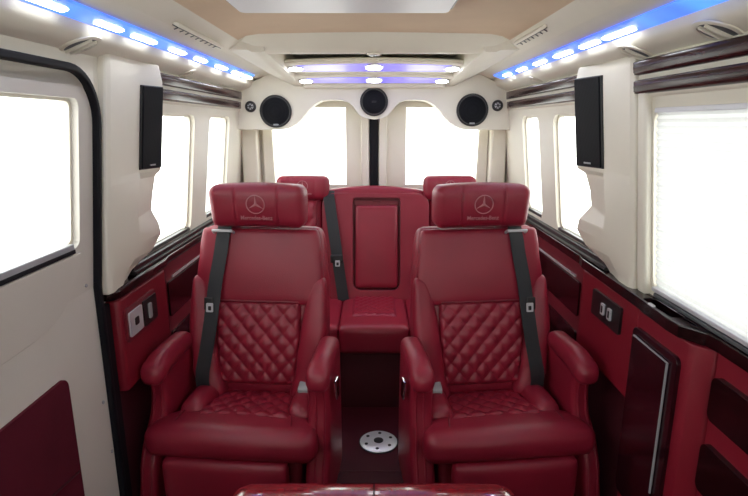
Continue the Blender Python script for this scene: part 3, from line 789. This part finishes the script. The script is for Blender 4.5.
TILT = math.radians(12)
def captain_chair(x0, s, yaw, label):
    """s = +1: the arm next to the aisle is on the +x side and the belt on the -x side; -1 mirrors it"""
    root = thing('captain_chair', label, 'seat', (x0, 1.95, 0), 'quilted captain chairs')
    root.rotation_euler.z = math.radians(yaw)
    mx = lambda p: (p[0] * s, p[1], p[2])
    hy, hz = 0.035, 0.43
    def bk(u, n, w):  # across, forward of the back face, up along the back
        return (u * s, hy - n * math.cos(TILT) + w * math.sin(TILT), hz + n * math.sin(TILT) + w * math.cos(TILT))
    HW = [(0.0, 0.236), (0.10, 0.258), (0.28, 0.276), (0.45, 0.272), (0.58, 0.258), (0.675, 0.246)]
    # shell of the backrest
    def sh_(a, b, c):
        w = c + 0.335; k = lerp(w, HW) / 0.27
        return bk(a * k, -b - 0.055 - 0.012 * (abs(a) / 0.27) ** 2, w)
    back = MB().add(pillow(0.54, 0.11, 0.69, 0.035, (18, 6, 24), (0, 0.012, 0.004), sh_)).build('backrest', M['leather'], root)
    # smooth shoulder panel
    def sp_(a, b, c):
        w = c + 0.515; k = lerp(w, HW) / 0.27
        dip = 0.020 * max(0, abs(a) / 0.25 - 0.6) ** 2 * 4 * max(0, (0.5 - w) / 0.15)
        return bk(a * k, -b + 0.004 - dip, w)
    MB().add(pillow(0.525, 0.045, 0.31, 0.020, (20, 5, 16), (0, 0.010, 0), sp_)).build('shoulder_panel', M['leather'], back)
    # quilted lower panel
    MB().add(quilt(80, 80, 0.172, 0.172, 0.012, 5, 0.10), lambda u, v, h: bk(u * (1 - 0.10 * max(0, -v / 0.17)), 0.016 + h - 0.10 * u * u * 4 * 0.3 + 0.016 * (1 - (v / 0.17) ** 2), v + 0.205)).build('quilted_panel', M['leather'], back, angle=70)
    MB().add(tube([bk(-0.165 + 0.33 * k / 10, 0.026 + 0.004 * math.sin(PI * k / 10), 0.374) for k in range(11)], 0.0035, 6)).build('piping', M['dleather'], back)
    # side bolsters
    for q in (-1, 1):
        def bo(a, b, c, q=q):
            w = c + 0.225; e = max(0, (w - 0.24) / 0.23)
            out = lerp(w, HW)
            cx = out - 0.052 + 0.0 * e
            wd = 1 - 0.55 * e ** 1.8
            u = q * (cx + 0.004 + a * wd + 0.024 * e ** 1.6)
            return bk(u, -b * (1 - 0.15 * e) + 0.004 - 0.010 * e + 0.010 * (a / 0.055), w)
        MB().add(pillow(0.112, 0.085, 0.50, 0.030, (12, 10, 22), (0, 0.010, 0), bo)).build('side_bolster', M['leather'], back)
    # headrest with stitched emblem
    hc = Vector((0.010 * s, 0.155, 1.182))
    def hd(a, b, c):
        k = 1 - 0.03 * (0.5 - c / 0.17)
        g = 0.0045 * math.exp(-((abs(a) - 0.088) / 0.0035) ** 2) if b < 0 else 0
        wing = -0.020 * (abs(a) / 0.2) ** 2
        return (hc.x + a * k * 0.965, hc.y + b + wing + g - 0.02 * (c / 0.085) * 0.5, hc.z + c + 0.004 * (1 - (a / 0.2) ** 2))
    xs = 40
    head = MB().add(pillow(0.392, 0.115, 0.168, 0.033, (72, 8, 14), (0.004, 0.012, 0.004), hd)).build('headrest', M['leather'], root, angle=60)
    f = lambda a, b, c: Vector((hc.x + a, hc.y - 0.070 - c + 0.008 * (1 - 1) - (b + 0.010) * 0.118, hc.z + 0.014 + b))
    emblem(head, f, 0.036, 0.126)
    for q in (-1, 1):
        MB().add(tube([(q * 0.07, 0.185, 1.02), (q * 0.07, 0.175, 1.13)], 0.007, 8)).build('headrest_post', M['chrome'], head)
    # seat cushion: broad rolled nose, narrower between the arms
    def cu_(a, b, c):
        t = (b + 0.205) / 0.41
        k = lerp(t, [(0, 1.07), (0.24, 1.05), (0.42, 0.86), (1, 0.84)])
        z = 0.382 + c + 0.007 * math.exp(-((t - 0.30) / 0.2) ** 2) * (1 if c > 0 else 0) - 0.045 * t * (1 if c > 0 else 0)
        z -= 0.010 * (abs(a) / 0.3) ** 2
        fwd = -0.012 * (1 - t) * max(0, 1 - (c / 0.064) ** 2)
        return mx((a * k * 1.03 - 0.026 * (1 - t), -0.085 + b + 0.015 * (a / 0.3) ** 2 * (1 - t) + fwd, z))
    cush = MB().add(pillow(0.580, 0.41, 0.128, 0.046, (26, 26, 12), (0, 0.006, 0.008), cu_)).build('seat_cushion', M['leather'], root)
    MB().add(quilt(72, 64, 0.165, 0.135, 0.009, 5, 0.14), lambda u, v, h: mx((u * (1.0 - 0.10 * v / 0.135), -0.045 + v, 0.430 + h - 0.11 * v))).build('quilted_panel', M['leather'], cush, angle=70)
    for q in (-1, 1):
        def cb(a, b, c, q=q):
            t = (b + 0.15) / 0.30
            return mx((q * (0.198 + a + 0.012 * (1 - t)), -0.005 + b, 0.420 + c + 0.016 * math.sin(PI * min(1, t * 1.1)) - 0.030 * t))
        MB().add(pillow(0.100, 0.30, 0.080, 0.036, (10, 14, 8), (0, 0, 0.012), cb)).build('cushion_bolster', M['leather'], cush)
    for q in (-1, 1):
        MB().add(tube([mx((q * (0.205 + 0.035 * t) - 0.018, -0.165 - 0.130 * math.sin(t * PI / 2), 0.448 - 0.085 * (1 - math.cos(t * PI / 2)) + 0.002)) for t in [k / 8 for k in range(9)]], 0.0022, 5)).build('cushion_seam', M['dleather'], cush)
    # leg rest folded under the nose
    MB().add(pillow(0.460, 0.07, 0.265, 0.028, (18, 6, 12), (0, 0.008, 0), lambda a, b, c: mx((a - 0.034, -0.280 + b - 0.04 * (c - 0.13), 0.200 + c)))).build('leg_rest', M['leather'], root)
    # base and plinth
    MB().add(box(0, 0.0, 0.19, 0.46, 0.46, 0.28)).build('seat_base', M['dleather'], root, bevel=0.02)
    MB().add(box(0, 0.0, 0.03, 0.40, 0.50, 0.06)).build('floor_rail', M['black'], root, bevel=0.006)
    MB().add(pillow(0.46, 0.02, 0.60, 0.008, (4, 4, 4)), lambda a, b, c: bk(a, -0.118 + b * 0.5, c + 0.34)).build('back_cover', M['dleather'], root)
    # arms
    for q in (-1, 1):
        ax = q * 0.300; flare = 0.048 if q < 0 else 0.0
        def sup(a, b, c, q=q, ax=ax, flare=flare):
            z = 0.36 + c                       # 0.09 .. 0.63
            t = (0.63 - z) / 0.54
            fy = lerp(t, [(0, -0.215), (0.22, -0.190), (0.5, -0.215), (0.75, -0.262), (1, -0.285)])
            ry = 0.10
            y = fy + (ry - fy) * (b + 0.16) / 0.32
            out = q * flare * lerp(t, [(0, 0), (0.3, 0.25), (0.6, 0.95), (1, 1.0)])
            return mx((ax + a * (1 + 0.10 * t) * (1.0 if q < 0 else 1.25) - (0.008 if q > 0 else 0) + out, y, z))
        arm = MB().add(pillow(0.062, 0.32, 0.54, 0.020, (8, 12, 18), (0.006, 0.0, 0), sup)).build('armrest', M['leather'], root)
        for dx in (-0.014, 0.014):
            pts = []
            for k in range(13):
                t = 0.02 + 0.96 * k / 12; z = 0.63 - 0.54 * t
                fy = lerp(t, [(0, -0.215), (0.22, -0.190), (0.5, -0.215), (0.75, -0.262), (1, -0.285)])
                out = q * flare * lerp(t, [(0, 0), (0.3, 0.25), (0.6, 0.95), (1, 1.0)])
                pts.append(mx((ax + dx * (1 + 0.1 * t) + out, fy - 0.0005, z)))
            MB().add(tube(pts, 0.0045, 6)).build('piping', M['leather'], arm)
        def pad(a, b, c, ax=ax):
            t = (b + 0.15) / 0.30
            k = 1 + 0.10 * (1 - t)
            z = 0.640 + c * (1.0 + 0.25 * (1 - t)) - 0.018 * max(0, 0.3 - t) / 0.3 + 0.012 * t
            return mx((ax + a * k, -0.103 + b, z))
        MB().add(pillow(0.081, 0.30, 0.068, 0.030, (10, 20, 10), (0.0, 0.006, 0.008), pad)).build('arm_pad', M['leather'], arm)
    MB().add(pillow(0.012, 0.05, 0.085, 0.004, (4, 6, 8)), lambda a, b, c: mx((0.352 + a, -0.14 + b - c * 0.25, 0.555 + c))).build('recline_handle', M['chrome'], root)
    # belt with latch plate, guide and buckle
    pts = []; ups = []
    for t in [k / 20 for k in range(21)]:
        w = 0.685 - 0.70 * t
        u = -(0.142 + 0.075 * lerp(t, [(0, 0), (0.5, 0.45), (1, 1)]))
        n = lerp(t, [(0, 0.022), (0.10, 0.044), (0.4, 0.056), (0.6, 0.078), (0.85, 0.076), (1, 0.040)])
        pts.append(bk(u, n, w))
    pts = [bk(-0.140, -0.10, 0.66), bk(-0.140, -0.055, 0.702), bk(-0.141, -0.010, 0.704)] + pts
    fwd = Vector(bk(0, 1, 0)) - Vector(bk(0, 0, 0))
    upd = Vector(bk(0, 0, 1)) - Vector(bk(0, 0, 0))
    belt = MB().add(bar(pts, 0.056, 0.0022, lambda i: upd if i < 3 else fwd)).build('seat_belt', M['belt'], root)
    MB().add(pillow(0.036, 0.006, 0.050, 0.003, (6, 4, 8)), lambda a, b, c: bk(a - 0.186, 0.076 - b, c + 0.365)).build('belt_stop', M['black'], belt)
    MB().add(sheet(rrect(-0.014, -0.018, 0.014, 0.018, 0.004), [rrect(-0.007, -0.012, 0.007, 0.006, 0.003)], lambda u, v, d: bk(u - 0.186 + 0.006, 0.082 - d, v + 0.350), 0.004)).build('latch_plate', M['silver'], belt, smooth=False)
    MB().add(pillow(0.096, 0.045, 0.022, 0.008, (10, 6, 6)), lambda a, b, c: bk(a - 0.142, 0.004 - b, c + 0.688)).build('belt_guide', M['leather'], root)
    gd = MB().add(tube([bk(-0.184, 0.030, 0.650), bk(-0.184, 0.050, 0.656), bk(-0.104, 0.050, 0.656), bk(-0.104, 0.030, 0.650)], 0.0065, 8)).build('guide_loop', M['silver'], root)
    MB().add(pillow(0.050, 0.075, 0.020, 0.006, (5, 6, 5)), lambda a, b, c: mx((0.205 + a, -0.005 + b, 0.490 + c + b * 0.3))).build('belt_buckle', M['grey'], root)
    return root
captain_chair(-0.476, 1, -5.0, 'red quilted captain chair beside the sliding door')
captain_chair(0.444, -1, 6.0, 'red quilted captain chair beside the cabinet with the chrome-edged door')

# ------------------------------------------------------------------ rear bench
be = thing('rear_bench', 'red leather rear bench seat with a fold-down centre armrest', 'seat', (0, 2.85, 0))
BT = math.radians(9)
def bb(u, n, w):   # bench back frame: hinge at world y 3.06, z .46
    return (u, 0.21 - n * math.cos(BT) + w * math.sin(BT), 0.45 + n * math.sin(BT) + w * math.cos(BT))
MB().add(box(0, 0.02, 0.16, 1.60, 0.50, 0.32)).build('bench_base', M['dleather'], be, bevel=0.01)
MB().add(box(0, -0.235, 0.165, 0.42, 0.02, 0.33)).build('base_cover', M['seam'], be, bevel=0.004)
# seat cushions
for x, w in ((-0.485, 0.60), (0.485, 0.60)):
    c = MB().add(pillow(w, 0.545, 0.155, 0.026, (20, 18, 10), (0, 0.006, 0.012), lambda a, b, c, x=x: (x + a, -0.010 + b, 0.402 + c))).build('seat_cushion', M['leather'], be)
c = MB().add(pillow(0.372, 0.548, 0.155, 0.030, (18, 18, 10), (0, 0.004, 0.012), lambda a, b, c: (a, -0.012 + b, 0.402 + c))).build('seat_cushion', M['leather'], be)
MB().add(quilt(48, 48, 0.125, 0.17, 0.006, 5), lambda u, v, h: (u, 0.02 + v, 0.4865 + h + 0.004 * (1 - (u / 0.125) ** 2) * (1 - (v / 0.17) ** 2) + 0.004)).build('quilted_panel', M['leather'], c, angle=70)
# centre backrest with arched top and the armrest recess
def cb_(a, b, c):
    w = c + 0.335
    k = 0.030 * (1 - (a / 0.32) ** 2) * max(0, (w - 0.3) / 0.37)
    return bb(a, -b - 0.06, w + k)
bc = MB().add(pillow(0.64, 0.12, 0.67, 0.03, (24, 6, 24), (0, 0, 0), cb_)).build('backrest', M['leather'], be)
def around(a0, b0, a1, b1, r): return rrect(a0, b0, a1, b1, r, 6)
outer = []
oh = rrect(-0.305, 0.01, 0.325, 0.64, (0.06, 0.06, 0.10, 0.10), 6)
oh = [(u, w + 0.032 * (1 - (u / 0.32) ** 2) * (1 if w > 0.5 else 0)) for u, w in oh]
top = [(0.32 - 0.64 * k / 12, 0) for k in range(1, 12)]
ih = rrect(-0.125, 0.075, 0.155, 0.625, (0.02, 0.02, 0.045, 0.045), 6)
MB().add(sheet(oh, [ih], lambda u, w, d: bb(u, 0.052 - d, w), 0.055)).build('back_surround', M['leather'], bc, smooth=False, bevel=0.016)
MB().add(pillow(0.256, 0.06, 0.495, 0.018, (14, 6, 18), (0, 0.010, 0), lambda a, b, c: bb(a + 0.015, -b + 0.018, c + 0.335))).build('centre_armrest', M['leather'], bc)
MB().add(bar([bb(-0.125, 0.002, 0.08), bb(-0.125, 0.002, 0.615), bb(0.155, 0.002, 0.615), bb(0.155, 0.002, 0.08)], 0.030, 0.012, (0, -1, 0), closed=True)).build('recess_shadow_gap', M['dleather'], bc, smooth=False).name = 'recess_shade_bar'  # dark bar painting the shadow gap round the armrest
MB().add(pillow(0.05, 0.012, 0.014, 0.004, (4, 4, 4)), lambda a, b, c: bb(a + 0.015, 0.036 - b, c + 0.605)).build('pull_tab', M['dleather'], bc)
# outer backrests with quilted fields and headrests
for q, lab in ((-1, ''), (1, '')):
    cx = q * 0.53 + 0.01
    ob = MB().add(pillow(0.43, 0.12, 0.635, 0.035, (16, 6, 20), (0, 0.012, 0), lambda a, b, c, cx=cx: bb(cx + a, -b - 0.03, c + 0.318))).build('backrest', M['leather'], be)
    MB().add(quilt(60, 72, 0.180, 0.28, 0.010, 4), lambda u, v, h, cx=cx: bb(cx + u, 0.045 + h, v + 0.325)).build('quilted_panel', M['leather'], ob, angle=70)
    hx = -0.418 if q < 0 else 0.446
    hd = MB().add(pillow(0.31, 0.10, 0.140, 0.036, (48, 8, 12), (0.004, 0.008, 0.004), lambda a, b, c, hx=hx: (hx + a * (1 - 0.05 * (0.5 - c / 0.14)), 0.300 + b - 0.014 * (abs(a) / 0.155) ** 2 + (0.004 * math.exp(-((abs(a) - 0.075) / 0.0035) ** 2) if b < 0 else 0), 1.130 + c))).build('headrest', M['leather'], be, angle=60)
    f = lambda a, b, c, hx=hx: Vector((hx + a, 0.2435 - c, 1.146 + b))
    emblem(hd, f, 0.030, 0.105)
    MB().add(tube([(hx, 0.31, 1.0), (hx, 0.30, 1.08)], 0.02, 8)).build('headrest_post', M['black'], hd)
# belt of the middle place
bp_ = [bb(-0.272, -0.09, 0.60), bb(-0.270, -0.03, 0.665), bb(-0.268, 0.03, 0.665)] + [bb(-0.266 + 0.085 * t, 0.062 + 0.012 * math.sin(PI * t), 0.635 - 0.62 * t) for t in [k / 10 for k in range(11)]]
bl_ = MB().add(bar(bp_, 0.066, 0.0024, lambda i: (0, -0.2, 1) if i < 3 else (0, -1, 0.15))).build('seat_belt', M['belt'], be)
MB().add(pillow(0.075, 0.016, 0.050, 0.007, (6, 4, 6)), lambda a, b, c: bb(a - 0.220, 0.078 - b, c + 0.265)).build('belt_stop', M['black'], bl_)
MB().add(sheet(rrect(-0.014, -0.018, 0.014, 0.018, 0.004), [rrect(-0.007, -0.012, 0.007, 0.006, 0.003)], lambda u, v, d: bb(u - 0.214, 0.092 - d, v + 0.240), 0.004)).build('latch_plate', M['silver'], bl_, smooth=False)

# ------------------------------------------------------------------ table socket in the floor
ts = thing('table_socket', 'round steel table socket plate in the floor between the captain chairs', 'floor plate', (0.022, 2.28, 0))
MB().add(lathe([(0.090, 0.0), (0.090, 0.006), (0.086, 0.009), (0.030, 0.011), (0.024, 0.011)], 40)).build('plate', M['steel'], ts)
MB().add(lathe([(0.093, 0.0), (0.096, 0.003)], 40)).build('plate_rim', M['black'], ts)
MB().add(lathe([(0.023, 0.010), (0.023, 0.013), (0.017, 0.014)], 24)).build('socket_hole', M['black'], ts)
for k in range(6):
    a = 2 * PI * (k + 0.4) / 6
    MB().add(lathe([(0.008, 0.009), (0.008, 0.0115), (0.005, 0.012)], 12), lambda p, q, c, a=a: (0.064 * math.cos(a) + p, 0.064 * math.sin(a) + q, c)).build('screw', M['black'], ts)

# ------------------------------------------------------------------ glossy table in front
tb = thing('folding_table', 'glossy cherry red table with a centre seam, ahead of the captain chairs', 'table', (0, 0.85, 0.026))
for s in (-1, 1):
    L = []
    # leaf section from the seam out, softly rolled far edge
    xs_ = [0.002, 0.05, 0.20, 0.30, 0.325, 0.340, 0.347, 0.350]
    dr_ = [0, 0, 0, 0, 0.0, 0.010, 0.022, 0.036]
    for x, dd in zip(xs_, dr_):
        e = max(0, (x - 0.29) / 0.06)
        yb = 0.300 - 0.05 * e * e
        ys = [(-0.28 + 0.05 * e * e, 0.600), (-0.28 + 0.05 * e * e, 0.622 - dd * 0.6), (-0.25, 0.630 - dd * 0.8), (yb - 0.075, 0.630 - dd), (yb - 0.060, 0.629 - dd), (yb - 0.045, 0.6265 - dd), (yb - 0.030, 0.622 - dd), (yb - 0.016, 0.615 - dd * 0.8), (yb - 0.006, 0.605 - dd * 0.5), (yb, 0.592 - dd * 0.2), (yb, 0.585), (yb - 0.02, 0.580)]
        L.append([(s * x, y, z) for y, z in ys])
    MB().add(loft(L)).build('table_leaf', M['cherry'], tb, angle=60)
MB().add(box(0, 0.0, 0.596, 0.010, 0.50, 0.03)).build('seam_strip', M['seam'], tb, smooth=False)
MB().add(lathe([(0.035, 0.012), (0.035, 0.585)], 24)).build('pedestal', M['chrome'], tb)
MB().add(lathe([(0.10, 0), (0.10, 0.008), (0.04, 0.016)], 32)).build('pedestal_base', M['steel'], tb)
